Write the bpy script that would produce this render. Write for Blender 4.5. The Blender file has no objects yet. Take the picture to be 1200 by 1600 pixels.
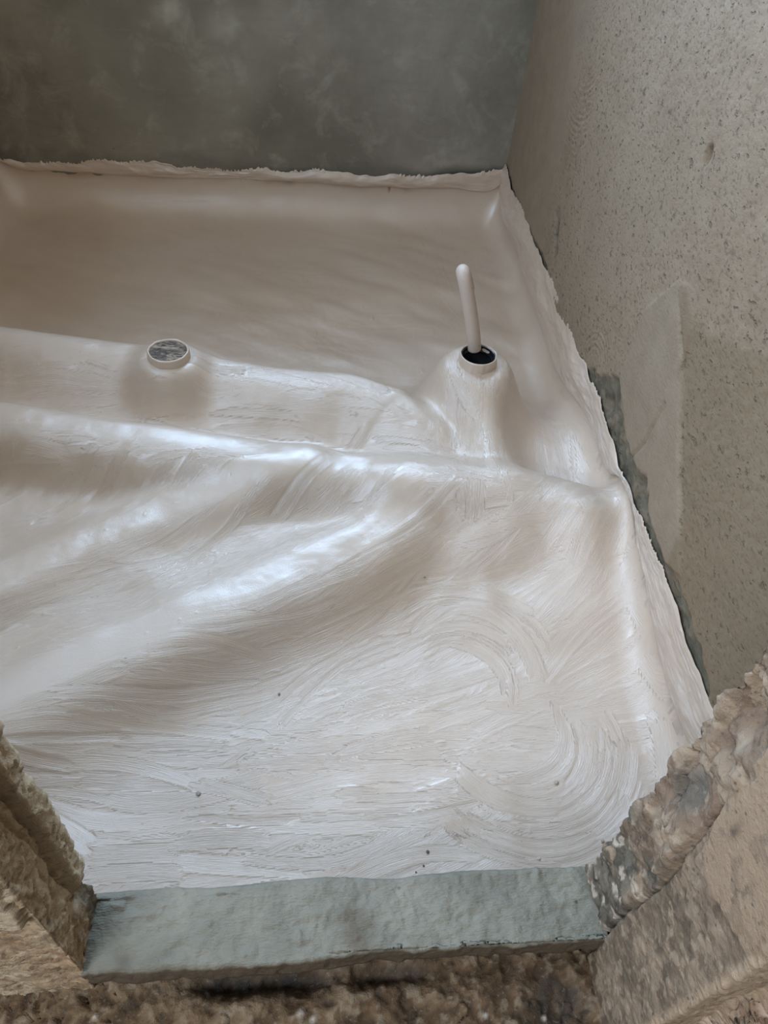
import bpy, bmesh, math
import numpy as np
from mathutils import Matrix, Vector

# ------------------------------------------------------------------ camera
scene = bpy.context.scene
COL = scene.collection
H = 1.25                                   # eye height above the threshold (threshold top is z = 0)
CAM = np.array([0.0, 0.0, H])
_n = np.array([480 - 600, -(1930 - 800), -1200.0]); _n /= np.linalg.norm(_n)
_z = -_n
_y = np.array([490 - 600, 475 + 800, -1200.0]); _y -= (_y @ _z) * _z; _y /= np.linalg.norm(_y)
_x = np.cross(_y, _z)
M = np.array([_x, _y, _z])                 # camera axes -> room axes (y runs away along the right wall)
cam_d = bpy.data.cameras.new('camera'); cam = bpy.data.objects.new('camera', cam_d); COL.objects.link(cam)
cam_d.sensor_fit = 'VERTICAL'; cam_d.sensor_height = 32.0; cam_d.lens = 24.0
cam_d.clip_start = 0.02
cam.matrix_world = Matrix.Translation(Vector(CAM)) @ Matrix(M.tolist()).to_4x4()
scene.camera = cam

# ------------------------------------------------------------------ world, lights, exposure
scene.view_settings.view_transform = 'Standard'
scene.view_settings.look = 'None'
scene.view_settings.gamma = 1.0
scene.view_settings.use_curve_mapping = False
scene.view_settings.exposure = 0.0
scene.render.film_transparent = False
scene.cycles.max_bounces = 8
scene.cycles.diffuse_bounces = 6
scene.cycles.use_denoising = True
world = bpy.data.worlds.new('sky'); scene.world = world; world.use_nodes = True
bg = world.node_tree.nodes['Background']
bg.inputs['Color'].default_value = (0.80, 0.90, 1.0, 1)
bg.inputs['Strength'].default_value = 0.12

XL, XR, YF, YB = -1.34, 0.855, 0.385, 3.40   # room: left, right, front, back
ZC = 2.75
WIN_B = (-1.05, 0.80, 1.40, 2.60)            # window in the back wall  x0 x1 z0 z1
WIN_L = (0.40, 2.00, 1.25, 2.50)             # window in the left wall  y0 y1 z0 z1

def area(name, loc, rot, sx, sy, power, color, spread=180):
    d = bpy.data.lights.new(name, 'AREA'); d.shape = 'RECTANGLE'; d.size = sx; d.size_y = sy
    d.energy = power; d.color = color; d.spread = math.radians(spread)
    o = bpy.data.objects.new(name, d); COL.objects.link(o); o.location = loc; o.rotation_euler = rot
    return o
area('window_daylight', ((WIN_B[0] + WIN_B[1]) / 2, YB + 0.42, (WIN_B[2] + WIN_B[3]) / 2), (math.radians(-90), 0, 0),
     WIN_B[1] - WIN_B[0], WIN_B[3] - WIN_B[2], 138.0, (0.49, 0.70, 0.98), 142)
area('side_window_daylight', (XL - 0.18, (WIN_L[0] + WIN_L[1]) / 2, (WIN_L[2] + WIN_L[3]) / 2), (math.radians(90), 0, math.radians(-90)),
     WIN_L[1] - WIN_L[0], WIN_L[3] - WIN_L[2], 70.0, (0.50, 0.70, 0.98), 165)
hall = area('hall_fill', (-1.15, -1.12, 2.0), (0, 0, 0), 1.0, 1.2, 60.0, (0.80, 0.88, 1.0))  # unseen fill, added to brighten the jambs and outer floor
hall.rotation_euler = (Vector((0.12, 0.22, 0.0)) - hall.location).to_track_quat('-Z', 'Y').to_euler()

# ------------------------------------------------------------------ helpers
rng = np.random.default_rng(7)

def ray(u, v):
    return M @ np.array([(u - 600) / 1200.0, -(v - 800) / 1200.0, -1.0])
def atz(u, v, z):
    d = ray(u, v); return CAM + d * ((z - H) / d[2])
def atx(u, v, x):
    d = ray(u, v); return CAM + d * (x / d[0])
def aty(u, v, y):
    d = ray(u, v); return CAM + d * (y / d[1])

def _hash(ix, iy, iz, seed):
    n = (ix.astype(np.int64) * 374761393 + iy.astype(np.int64) * 668265263 + iz.astype(np.int64) * 2147483647 + seed * 974634777) & 0xffffffff
    n = ((n ^ (n >> 13)) * 1274126177) & 0xffffffff
    n = ((n ^ (n >> 15)) * 2246822519) & 0xffffffff
    return ((n ^ (n >> 16)) & 0xffffff) / float(0xffffff)

def vnoise(x, y, z=None, seed=0):
    x = np.asarray(x, float); y = np.asarray(y, float)
    if z is None:
        ix, iy = np.floor(x), np.floor(y); fx, fy = x - ix, y - iy
        fx = fx * fx * (3 - 2 * fx); fy = fy * fy * (3 - 2 * fy); o = np.zeros_like(ix)
        a = _hash(ix, iy, o, seed); b = _hash(ix + 1, iy, o, seed); c = _hash(ix, iy + 1, o, seed); d = _hash(ix + 1, iy + 1, o, seed)
        return (a + (b - a) * fx) * (1 - fy) + (c + (d - c) * fx) * fy
    z = np.asarray(z, float) + 0 * x
    ix, iy, iz = np.floor(x), np.floor(y), np.floor(z); fx, fy, fz = x - ix, y - iy, z - iz
    fx = fx * fx * (3 - 2 * fx); fy = fy * fy * (3 - 2 * fy); fz = fz * fz * (3 - 2 * fz)
    def lay(k):
        a = _hash(ix, iy, iz + k, seed); b = _hash(ix + 1, iy, iz + k, seed); c = _hash(ix, iy + 1, iz + k, seed); d = _hash(ix + 1, iy + 1, iz + k, seed)
        return (a + (b - a) * fx) * (1 - fy) + (c + (d - c) * fx) * fy
    return lay(0) * (1 - fz) + lay(1) * fz

def fbm(x, y, z=None, octv=4, seed=0, gain=0.5):          # about -1 .. 1
    s, a, t = 0.0, 1.0, 0.0
    for k in range(octv):
        f = 2.03 ** k
        s = s + a * (vnoise(np.asarray(x) * f + 17.1 * k, np.asarray(y) * f - 9.7 * k, None if z is None else np.asarray(z) * f + 3.3 * k, seed + k) * 2 - 1)
        t += a; a *= gain
    return s / t * 1.6

def worley(x, y, z, seed=0):
    ix, iy, iz = np.floor(x), np.floor(y), np.floor(z)
    f1 = np.full(x.shape, 9.); f2 = f1.copy(); cid = np.zeros(x.shape); tilt = np.zeros(x.shape)
    for a in (-1, 0, 1):
        for b in (-1, 0, 1):
            for c in (-1, 0, 1):
                jx, jy, jz = ix + a, iy + b, iz + c
                px = jx + _hash(jx, jy, jz, seed); py = jy + _hash(jx, jy, jz, seed + 1); pz = jz + _hash(jx, jy, jz, seed + 2)
                d = np.sqrt((x - px) ** 2 + (y - py) ** 2 + (z - pz) ** 2)
                r = _hash(jx, jy, jz, seed + 3); q = _hash(jx, jy, jz, seed + 4) * 6.28
                tl = (y - py) * np.cos(q) + (z - pz) * np.sin(q)
                m = d < f1
                f2 = np.where(m, f1, np.minimum(f2, d)); f1 = np.where(m, d, f1); cid = np.where(m, r, cid); tilt = np.where(m, tl, tilt)
    return f1, f2 - f1, cid, tilt

def sstep(a, b, x):
    t = np.clip((x - a) / (b - a), 0, 1); return t * t * (3 - 2 * t)

def tag(o, label=None, cat=None, kind=None, group=None):
    if label: o['label'] = label
    if cat: o['category'] = cat
    if kind: o['kind'] = kind
    if group: o['group'] = group
    return o

def link(name, me, mat=None, parent=None):
    o = bpy.data.objects.new(name, me); COL.objects.link(o)
    if mat: me.materials.append(mat)
    if parent: o.parent = parent
    return o

def grid_mesh(name, P, keep=None, attrs=None, mat=None, parent=None, flip=False, smooth=True):
    """P: (rows, cols, 3) array of points -> one grid mesh"""
    nr, nc = P.shape[:2]
    idx = np.arange(nr * nc).reshape(nr, nc)
    q = np.stack([idx[:-1, :-1], idx[:-1, 1:], idx[1:, 1:], idx[1:, :-1]], -1)
    if flip: q = q[..., ::-1]
    q = q[keep] if keep is not None else q.reshape(-1, 4)
    me = bpy.data.meshes.new(name)
    me.vertices.add(nr * nc); me.vertices.foreach_set('co', P.reshape(-1).astype(np.float32))
    n = len(q)
    me.loops.add(n * 4); me.loops.foreach_set('vertex_index', q.reshape(-1).astype(np.int32))
    me.polygons.add(n); me.polygons.foreach_set('loop_start', (np.arange(n) * 4).astype(np.int32))
    me.polygons.foreach_set('loop_total', np.full(n, 4, np.int32))
    me.polygons.foreach_set('use_smooth', np.full(n, smooth, bool))
    me.update(calc_edges=True)
    for k, a in (attrs or {}).items():
        at = me.attributes.new(k, 'FLOAT_VECTOR', 'POINT')
        at.data.foreach_set('vector', a.reshape(-1).astype(np.float32))
    return link(name, me, mat, parent)

def box(name, lo, hi, mat=None, parent=None, bevel=0.0):
    bm = bmesh.new()
    bmesh.ops.create_cube(bm, size=1.0)
    lo, hi = np.array(lo, float), np.array(hi, float)
    for v in bm.verts:
        v.co = Vector(((lo + hi) / 2 + np.array(v.co) * (hi - lo)).tolist())
    if bevel: bmesh.ops.bevel(bm, geom=bm.edges[:], offset=bevel, segments=2, affect='EDGES')
    me = bpy.data.meshes.new(name); bm.to_mesh(me); bm.free()
    return link(name, me, mat, parent)

def boxes(name, lst, mat=None, parent=None):
    bm = bmesh.new()
    for lo, hi in lst:
        r = bmesh.ops.create_cube(bm, size=1.0)
        lo, hi = np.array(lo, float), np.array(hi, float)
        for v in r['verts']:
            v.co = Vector(((lo + hi) / 2 + np.array(v.co) * (hi - lo)).tolist())
    me = bpy.data.meshes.new(name); bm.to_mesh(me); bm.free()
    return link(name, me, mat, parent)

def lathe(name, prof, loc, mat, parent=None, n=64, wob=0.0, seed=0, closed=False):
    """prof: list of (r, z); spun about z"""
    ang = np.linspace(0, 2 * math.pi, n + 1)
    P = np.zeros((len(prof), n + 1, 3))
    for i, (r, z) in enumerate(prof):
        w = wob * fbm(np.cos(ang) * 3 + 5, np.sin(ang) * 3 + i * .12, seed=seed, octv=3)
        P[i, :, 0] = (r + (w if r > .004 else 0)) * np.cos(ang); P[i, :, 1] = (r + (w if r > .004 else 0)) * np.sin(ang); P[i, :, 2] = z + w * .8
    o = grid_mesh(name, P, mat=mat, parent=parent)
    bm = bmesh.new(); bm.from_mesh(o.data); bmesh.ops.remove_doubles(bm, verts=bm.verts, dist=1e-5); bm.to_mesh(o.data); bm.free()
    o.location = loc
    return o

# ------------------------------------------------------------------ material helpers
class NT:
    def __init__(s, name):
        s.m = bpy.data.materials.new(name); s.m.use_nodes = True
        s.t = s.m.node_tree; s.b = s.t.nodes['Principled BSDF']
    def n(s, typ, **kw):
        nd = s.t.nodes.new(typ)
        for k, v in kw.items(): setattr(nd, k, v)
        return nd
    def l(s, a, b): s.t.links.new(a, b)
    def co(s, scale=(1, 1, 1)):
        tc = s.n('ShaderNodeTexCoord'); mp = s.n('ShaderNodeMapping'); mp.inputs['Scale'].default_value = scale
        s.l(tc.outputs['Object'], mp.inputs['Vector']); return mp.outputs['Vector']
    def attr(s, name):
        a = s.n('ShaderNodeAttribute', attribute_name=name); return a.outputs['Vector']
    def noise(s, vec, scale, detail=4, rough=0.55, dist=0.0):
        nd = s.n('ShaderNodeTexNoise'); nd.inputs['Scale'].default_value = scale; nd.inputs['Detail'].default_value = detail
        nd.inputs['Roughness'].default_value = rough; nd.inputs['Distortion'].default_value = dist
        s.l(vec, nd.inputs['Vector']); return nd.outputs['Fac']
    def voro(s, vec, scale, feature='F1'):
        nd = s.n('ShaderNodeTexVoronoi', feature=feature); nd.inputs['Scale'].default_value = scale
        s.l(vec, nd.inputs['Vector']); return nd.outputs['Distance']
    def ramp(s, fac, stops):
        nd = s.n('ShaderNodeValToRGB'); e = nd.color_ramp.elements
        while len(e) < len(stops): e.new(0.5)
        for k, (p, c) in enumerate(stops):
            e[k].position = p; e[k].color = (c, c, c, 1) if isinstance(c, (int, float)) else (*c, 1)
        s.l(fac, nd.inputs['Fac']); return nd.outputs['Color']
    def mix(s, fac, a, b, mode='MIX'):
        nd = s.n('ShaderNodeMix', data_type='RGBA', blend_type=mode)
        for sock, v in ((nd.inputs[0], fac), (nd.inputs[6], a), (nd.inputs[7], b)):
            if isinstance(v, (int, float)): sock.default_value = v
            elif isinstance(v, tuple): sock.default_value = (*v, 1)
            else: s.l(v, sock)
        return nd.outputs[2]
    def math(s, op, a, b=0.0, clamp=False):
        nd = s.n('ShaderNodeMath', operation=op, use_clamp=clamp)
        for sock, v in ((nd.inputs[0], a), (nd.inputs[1], b)):
            if isinstance(v, (int, float)): sock.default_value = v
            else: s.l(v, sock)
        return nd.outputs[0]
    def sep(s, vec):
        nd = s.n('ShaderNodeSeparateXYZ'); s.l(vec, nd.inputs[0]); return nd.outputs
    def bump(s, height, dist, strength=1.0, prev=None):
        nd = s.n('ShaderNodeBump'); nd.inputs['Distance'].default_value = dist; nd.inputs['Strength'].default_value = strength
        s.l(height, nd.inputs['Height'])
        if prev is not None: s.l(prev, nd.inputs['Normal'])
        return nd.outputs['Normal']
    def done(s, color=None, rough=None, normal=None, spec=None, coat=None):
        for nm, v in (('Base Color', color), ('Roughness', rough), ('Normal', normal), ('Specular IOR Level', spec), ('Coat Weight', coat)):
            if v is None: continue
            if isinstance(v, (int, float)): s.b.inputs[nm].default_value = v
            elif isinstance(v, tuple): s.b.inputs[nm].default_value = (*v, 1)
            else: s.l(v, s.b.inputs[nm])
        return s.m

def simple(name, c, r=0.6, spec=0.5):
    return NT(name).done(c, r, spec=spec)

# membrane paint: off-white, satin; attribute 'bristle' = (across stroke, along stroke, amount)
def mat_membrane(name='membrane_paint', strokes=True):
    t = NT(name); co = t.co()
    big = t.noise(co, 2.2, 3); fine = t.noise(co, 260, 3, 0.6); mid = t.noise(co, 38, 4, .6)
    c = t.mix(t.ramp(big, [(0.35, 0.0), (0.7, 1.0)]), (0.60, 0.462, 0.345), (0.65, 0.52, 0.41))
    c = t.mix(t.math('MULTIPLY', t.ramp(mid, [(0.55, 0), (0.8, 1)]), 0.25), c, (0.56, 0.43, 0.33))
    sp = t.voro(co, 24); spm = t.noise(co, 7, 2)
    dots = t.math('MULTIPLY', t.ramp(sp, [(0.035, 1.0), (0.06, 0.0)]), t.ramp(spm, [(0.52, 0), (0.56, 1)]))
    c = t.mix(t.math('MULTIPLY', dots, .6), c, (0.30, 0.24, 0.18))
    nrm = t.bump(fine, 0.0006, 0.6)
    rough = t.ramp(mid, [(0.3, 0.40), (0.75, 0.50)])
    if strokes:
        a = t.attr('bristle'); o = t.sep(a)
        cb = t.n('ShaderNodeCombineXYZ'); t.l(t.math('MULTIPLY', o[0], 620.0), cb.inputs[0]); t.l(t.math('MULTIPLY', o[1], 16.0), cb.inputs[1])
        br = t.noise(cb.outputs[0], 1.0, 3, .6)
        nd = t.n('ShaderNodeBump'); nd.inputs['Distance'].default_value = 0.0017
        t.l(br, nd.inputs['Height']); t.l(o[2], nd.inputs['Strength']); t.l(nrm, nd.inputs['Normal'])
        nrm = nd.outputs['Normal']
    t.b.inputs['Coat Roughness'].default_value = 0.31; t.b.inputs['Coat IOR'].default_value = 1.62; t.b.inputs['IOR'].default_value = 1.55; t.l(nrm, t.b.inputs['Coat Normal'])
    return t.done(c, rough, nrm, 0.9, 1.0)
M_MEM = mat_membrane()
M_MEM2 = mat_membrane('membrane_paint_smooth', False)

# back wall: smooth grey-green cement
def mat_backwall():
    t = NT('smooth_grey_cement'); co = t.co()
    a = t.noise(co, 1.6, 5, .6, .4); b = t.noise(co, 7, 5, .65, .5); sc = t.noise(t.co((3, 1, 14)), 3, 4, .6)
    c = t.mix(t.ramp(a, [(0.34, 0), (0.66, 1)]), (0.201, 0.180, 0.137), (0.323, 0.292, 0.232))
    c = t.mix(t.math('MULTIPLY', t.ramp(b, [(0.52, 0), (0.68, 1)]), .45), c, (0.436, 0.405, 0.324))
    c = t.mix(t.math('MULTIPLY', t.ramp(sc, [(0.5, 0), (0.75, 1)]), .25), c, (0.162, 0.152, 0.124))
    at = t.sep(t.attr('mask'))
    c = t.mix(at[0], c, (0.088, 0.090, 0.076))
    c = t.mix(at[1], c, (0.549, 0.513, 0.413))
    dots = t.math('MULTIPLY', t.ramp(t.voro(co, 9), [(0.02, 1.0), (0.035, 0.0)]), t.ramp(t.noise(co, 3, 2), [(0.5, 0), (0.55, 1)]))
    c = t.mix(t.math('MULTIPLY', dots, .7), c, (0.065, 0.062, 0.048))
    n = t.bump(t.noise(co, 90, 4), 0.0008, .5); n = t.bump(b, 0.004, .4, n)
    return t.done(c, 0.72, n, .35)
M_BACK = mat_backwall()

# right wall: sand render with pits, trowelled patches, grey-green slurry
def mat_render():
    t = NT('sand_cement_render'); co = t.co()
    at = t.sep(t.attr('mask'))        # x slurry, y smooth patch, z comb rings
    big = t.noise(co, 1.7, 4, .6, .3); mid = t.noise(co, 14, 4, .6); fine = t.noise(co, 170, 3, .7)
    c = t.mix(t.ramp(big, [(0.35, 0), (0.65, 1)]), (0.241, 0.173, 0.111), (0.308, 0.230, 0.153))
    c = t.mix(t.math('MULTIPLY', t.ramp(mid, [(0.45, 0), (0.75, 1)]), .35), c, (0.385, 0.296, 0.202))
    c = t.mix(at[1], c, t.mix(t.ramp(mid, [(0.3, 0), (0.7, 1)]), (0.269, 0.202, 0.137), (0.321, 0.247, 0.170)))
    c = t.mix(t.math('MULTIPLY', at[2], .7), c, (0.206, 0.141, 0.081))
    inv = t.math('SUBTRACT', 1.0, t.math('MULTIPLY', at[1], .85), clamp=True)
    pa = t.noise(t.co((1, 0.75, 1.25)), 105, 2, .5); pb = t.noise(t.co((1, 0.8, 1.2)), 48, 3, .6)
    pit = t.math('MULTIPLY', t.ramp(pa, [(0.35, 1.0), (0.43, 0.0)]), inv)
    pit2 = t.math('MULTIPLY', t.ramp(pb, [(0.32, 1.0), (0.38, 0.0)]), inv)
    allp = t.math('MAXIMUM', t.math('MULTIPLY', pit, .8), pit2)
    c = t.mix(t.math('MULTIPLY', allp, .62), c, (0.111, 0.083, 0.049))
    c = t.mix(t.math('MULTIPLY', fine, .25), c, (0.249, 0.190, 0.130))
    gm = t.mix(t.ramp(mid, [(0.3, 0), (0.7, 1)]), (0.081, 0.070, 0.046), (0.211, 0.177, 0.122))
    c = t.mix(at[0], c, gm)
    n = t.bump(pa, 0.002, .8); n = t.bump(pit2, -0.004, .8, n)
    n = t.bump(fine, 0.0012, .8, n)
    n = t.bump(mid, 0.001, .4, n)
    return t.done(c, 0.8, n, .3)
M_REND = mat_render()

# broken masonry: colour comes from attribute 'col', bump from noise
def mat_masonry(name='broken_masonry', rough=0.85, bumpd=0.003, spec=.3):
    t = NT(name); co = t.co()
    col = t.attr('col'); f = t.noise(co, 130, 5, .7); m = t.noise(co, 42, 5, .65)
    c = t.mix(t.ramp(m, [(0.34, .45), (0.44, .0)]), col, (0.09, 0.07, 0.05))
    c = t.mix(t.ramp(f, [(0.58, .0), (0.75, .4)]), c, (0.55, 0.50, 0.43))
    c = t.mix(t.math('MULTIPLY', t.ramp(t.voro(co, 90), [(0.12, 1), (0.25, 0)]), t.ramp(t.noise(co, 30, 2), [(.5, 0), (.6, .7)])), c, (0.08, 0.065, 0.05))
    n = t.bump(f, bumpd, .9); n = t.bump(m, bumpd * 2, .7, n)
    return t.done(c, rough, n, spec)
M_MAS = mat_masonry()
def mat_slurry():
    t = NT('grey_green_slurry'); co = t.co()
    a = t.noise(co, 9, 5, .65, .6); f = t.noise(t.co((1, 3, 1)), 120, 4, .6)
    c = t.mix(t.ramp(a, [(0.35, 0), (0.68, 1)]), (0.179, 0.166, 0.124), (0.264, 0.241, 0.182))
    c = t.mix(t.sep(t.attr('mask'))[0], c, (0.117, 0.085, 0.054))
    c = t.mix(t.math('MULTIPLY', t.ramp(f, [(0.6, 0), (0.8, 1)]), .4), c, (0.341, 0.319, 0.250))
    c = t.mix(t.math('MULTIPLY', t.ramp(t.voro(co, 30), [(0.05, 1), (0.11, 0)]), t.ramp(t.noise(co, 14, 2), [(.52, 0), (.58, .8)])), c, (0.046, 0.048, 0.040))
    n = t.bump(f, 0.0026, .9); n = t.bump(t.noise(co, 38, 4, .6), 0.004, .7, n); n = t.bump(a, 0.006, .4, n)
    return t.done(c, 0.6, n, .45)
M_SLUR = mat_slurry()
M_PLAIN = simple('pale_plaster', (0.38, 0.29, 0.22), .85, .3)

# ================================================================== THE SUNKEN FLOOR (membrane)
Z0 = -0.40
def poly(pts, zs):
    zs = [zs] * len(pts) if isinstance(zs, (int, float)) else zs
    return np.array([atz(u, v, z) for (u, v), z in zip(pts, zs)])
R0 = poly([(-260, 470), (0, 515), (230, 547), (430, 577), (545, 587), (620, 612), (690, 680), (740, 722)], [-.17, -.17, -.165, -.17, -.17, -.18, -.22, -.25])
R1 = poly([(-260, 610), (0, 640), (180, 668), (350, 690), (480, 712), (560, 722), (700, 735), (800, 750), (930, 785), (975, 800)], [-.20, -.20, -.20, -.21, -.22, -.225, -.22, -.22, -.24, -.26])
R2 = poly([(-300, 1010), (0, 897), (130, 840), (260, 790), (340, 762), (410, 735), (480, 716)], [-.275, -.275, -.275, -.27, -.255, -.235, -.225])
R3 = poly([(-300, 1210), (0, 1085), (150, 1010), (300, 950), (450, 885), (580, 832), (625, 790), (650, 745)], [-.30, -.30, -.295, -.29, -.28, -.265, -.25, -.225])
R4 = np.array([[.51, 1.95, -.15], [.51, 1.80, -.165], [.52, 1.62, -.195], [.54, 1.50, -.23]])
R5 = poly([(380, 505), (480, 480), (600, 462), (720, 447), (800, 430)], -.385)
R5[:, 2] = [-.395, -.388, -.385, -.385, -.388]
R6 = poly([(610, 742), (700, 745), (800, 765), (930, 795)], [-.215, -.205, -.21, -.235])
PIPE_A = np.array([0.509, 1.928]); PIPE_B = np.array([-0.417, 1.918]); ZP = -0.10

def ridge(X, Y, P, base, wn, wf, power=2.0):
    """height above base of a buried pipe: near side (towards the door) and far side have their own widths"""
    best = np.full(X.shape, 1e9); zc = np.zeros(X.shape); side = np.ones(X.shape)
    for a, b in zip(P[:-1], P[1:]):
        d = b[:2] - a[:2]; L2 = d @ d
        t = np.clip(((X - a[0]) * d[0] + (Y - a[1]) * d[1]) / L2, 0, 1)
        dx = X - (a[0] + d[0] * t); dy = Y - (a[1] + d[1] * t)
        r = np.sqrt(dx * dx + dy * dy); m = r < best
        best = np.where(m, r, best); zc = np.where(m, a[2] + (b[2] - a[2]) * t, zc)
        cr = d[0] * (Y - a[1]) - d[1] * (X - a[0]); side = np.where(m, np.tanh(cr / math.sqrt(L2) / .02), side)
    w = wn + (wf - wn) * (side * .5 + .5)
    return (zc - base) * np.exp(-(best / w) ** power)

def floor_h(X, Y):
    base = Z0 + 0.010 * fbm(X * 2.2, Y * 2.2, seed=3, octv=3)
    # bedding mortar raises the valleys between the buried pipes
    yline = np.interp(X, [-1.4, -.65, -.28, .2, .5, .855], [.55, .80, 1.02, 1.26, 1.30, 1.12])
    base = base + 0.080 * sstep(-.24, .14, Y - yline) * (1 - sstep(1.75, 2.15, Y))
    wig = 0.010 * fbm(X * 5, Y * 5, seed=11, octv=3)
    hs = [ridge(X, Y, R0, base, .19, .09, 2.6), ridge(X, Y, R1, base, .135, .085, 3.6), ridge(X, Y, R2, base, .095, .10, 3.0),
          ridge(X, Y, R3, base, .13, .10, 3.0), ridge(X, Y, R4, base, .10, .10, 2.6), ridge(X, Y, R6, base, .085, .10, 3.0), ridge(X, Y, R5, base, .12, .30, 1.6)]
    k = 45.0
    acc = 1.0
    for h in hs: acc = acc + np.exp(k * h) - 1
    h = base + np.log(np.maximum(acc, 1)) / k
    h = h + .030 * np.exp(-(((X - .50) / .13) ** 2 + ((Y - 1.33) / .06) ** 2) ** 1.5)
    # mound around the open pipe
    r = np.hypot(X - PIPE_A[0], Y - PIPE_A[1])
    h = np.maximum(h, -.132 - .004 * (r / .08) ** 2 - np.maximum(r - .088, 0) * 2.2) if False else h + (np.clip(-.129 - h, 0, 1)) * np.exp(-np.maximum(r - .08, 0) ** 2 / .085 ** 2)
    r2 = np.hypot(X - PIPE_B[0], Y - PIPE_B[1])
    h = h + (np.clip(-.131 - h, 0, 1)) * np.exp(-np.maximum(r2 - .065, 0) ** 2 / .05 ** 2)
    # junction hump and the pad right of it
    for (cx, cy, sx, sy, a) in ((.60, 1.50, .16, .07, .018), (.74, 1.32, .09, .16, .035), (.60, 1.14, .18, .07, .014), (.48, 1.22, .05, .06, .012), (.30, 2.9, .5, .2, .02), (-.8, 2.9, .4, .25, .012)):
        h = h + a * np.exp(-((X - cx) / sx) ** 2 - ((Y - cy) / sy) ** 2)
    back = sstep(2.05, 2.3, Y)
    fold = .007 * fbm((X * .45 + Y) * 5, (Y * .4 - X) * 1.6, seed=17, octv=3) + .003 * fbm((X * .5 + Y) * 16, (Y * .4 - X) * 4, seed=18, octv=2)
    return h + wig * .5 + fold * back

DS = 0.003
E_W = 0.30                                           # unfolded height of the wall band
kw = int(E_W / DS)
xs = np.arange(XL, XR + 1e-6, DS); xs[-1] = XR
ys_l = [YF]
while ys_l[-1] < YB:
    y = ys_l[-1]; ys_l.append(y + (0.0026 if y < 1.6 else 0.0036 if y < 2.2 else 0.0055))
ys = np.array(ys_l); ys[-1] = YB
off = (np.arange(kw) + 1) * DS
S = np.concatenate([XL - off[::-1], xs, XR + off])   # unfolded across
T = np.concatenate([ys, YB + off])                   # unfolded along
SS, TT = np.meshgrid(S, T)
X = np.clip(SS, XL, XR); Y = np.clip(TT, YF, YB)
ex = np.abs(SS - X); ey = TT - Y
e = np.maximum(ex, ey)
# --- brush strokes stamped one over the other
D = np.zeros(SS.shape); BA = np.zeros(SS.shape); BL = np.zeros(SS.shape); BS = np.zeros(SS.shape)
prof = rng.normal(size=4000); prof = np.convolve(prof, [.25, .5, .25], 'same')
def stroke(cx, cy, ang, curv, L, W, amp, seed):
    R = L / 2 + W
    i0, i1 = np.searchsorted(T, [cy - R, cy + R]); j0, j1 = np.searchsorted(S, [cx - R, cx + R])
    if i1 - i0 < 3 or j1 - j0 < 3: return
    dx = SS[i0:i1, j0:j1] - cx; dy = TT[i0:i1, j0:j1] - cy
    ca, sa = math.cos(ang), math.sin(ang)
    u = dx * ca + dy * sa; v = -dx * sa + dy * ca
    v = v - curv * u * u * .5
    v = v + .0025 * np.sin(u * 23 + seed)
    fray = L / 2 - .03 * np.abs(np.interp(v * 160 + seed * 7 + 900, np.arange(4000), prof))
    m = sstep(0, .018, fray - np.abs(u)) * sstep(0, .006, W / 2 - np.abs(v))
    val = amp * (np.interp(v / .0052 + (seed * 131) % 2500 + 400, np.arange(4000), prof)) 
    val = val + amp * .45 * np.exp(-((np.abs(v) - W / 2 + .004) / .003) ** 2) + amp * .3 * np.exp(-((u - L / 2 + .02) / .008) ** 2)
    sl = (slice(i0, i1), slice(j0, j1))
    D[sl] = D[sl] * (1 - m) + val * m
    mm = m > .5
    BA[sl] = np.where(mm, v + seed * .37, BA[sl]); BL[sl] = np.where(mm, u + seed * .91, BL[sl]); BS[sl] = np.where(mm, min(1.0, amp / .0006) * sstep(.55, 1.0, m), BS[sl] * (1 - m))
def flow(x, y):
    w = float(fbm(np.array([x * 3.0]), np.array([y * 3.0]), seed=500, octv=2)[0]) * .35; rn = rng.normal() * .10
    if x > XR - .02: return math.radians(98) + w + rn
    if y > YB: return w * 2 + rn
    if y < 1.0: return math.radians(7) + w + rn
    if y < 1.60 and x < .3: return math.radians(7 + 30 * min(1, (y - 1.0) / .25)) + w + rn
    if x > .35 and y > 1.5: return math.radians(95) + w + rn
    if y < 1.45: return math.radians(15) + w * 1.6 + rn
    return math.radians(-8) + w + rn
def flow_old(x, y):
    if x > XR - .02: return math.pi / 2 + rng.normal() * .5 if y > 2 else math.radians(100) + rng.normal() * .3
    if y > YB: return rng.normal() * .6
    if y < 1.0: return math.radians(8) + rng.normal() * .30
    if y < 1.55 and x < .3: return math.radians(38) + rng.normal() * .25
    if x > .35 and y > 1.5: return math.radians(95) + rng.normal() * .35
    if y < 1.45: return math.radians(15) + rng.normal() * .5
    return math.radians(-6) + rng.normal() * .35
for k in range(2600):
    cx = rng.uniform(XL - .1, XR + .25); cy = YF + (YB + .25 - YF) * rng.random() ** 1.35
    amp = rng.uniform(.00035, .00075) * (1.0 if cy < 1.7 else .6 if cy < 2.1 else .25)
    if rng.random() < .2: amp *= 1.6
    stroke(cx, cy, flow(cx, cy), rng.normal() * 1.2, rng.uniform(.18, .50), rng.uniform(.025, .06), amp, k % 97 + k * .013)
# the sweeping arcs in the near right corner
for k in range(26):
    a = rng.uniform(-.5, 1.5); rr = rng.uniform(.10, .34); c = (.50, .86)
    stroke(c[0] + rr * math.sin(a), c[1] - rr * math.cos(a) - .03, a, 1 / rr, rng.uniform(.16, .3), rng.uniform(.04, .07), .0009, k * 3.7)
for k in range(22):
    a = rng.uniform(.2, 1.9); rr = rng.uniform(.10, .26); c = (.38, .98)
    stroke(c[0] + rr * math.cos(a), c[1] + rr * math.sin(a), a + math.pi / 2, 1 / rr, rng.uniform(.14, .28), rng.uniform(.03, .06), .0009, k * 5.3 + 1)
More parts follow.
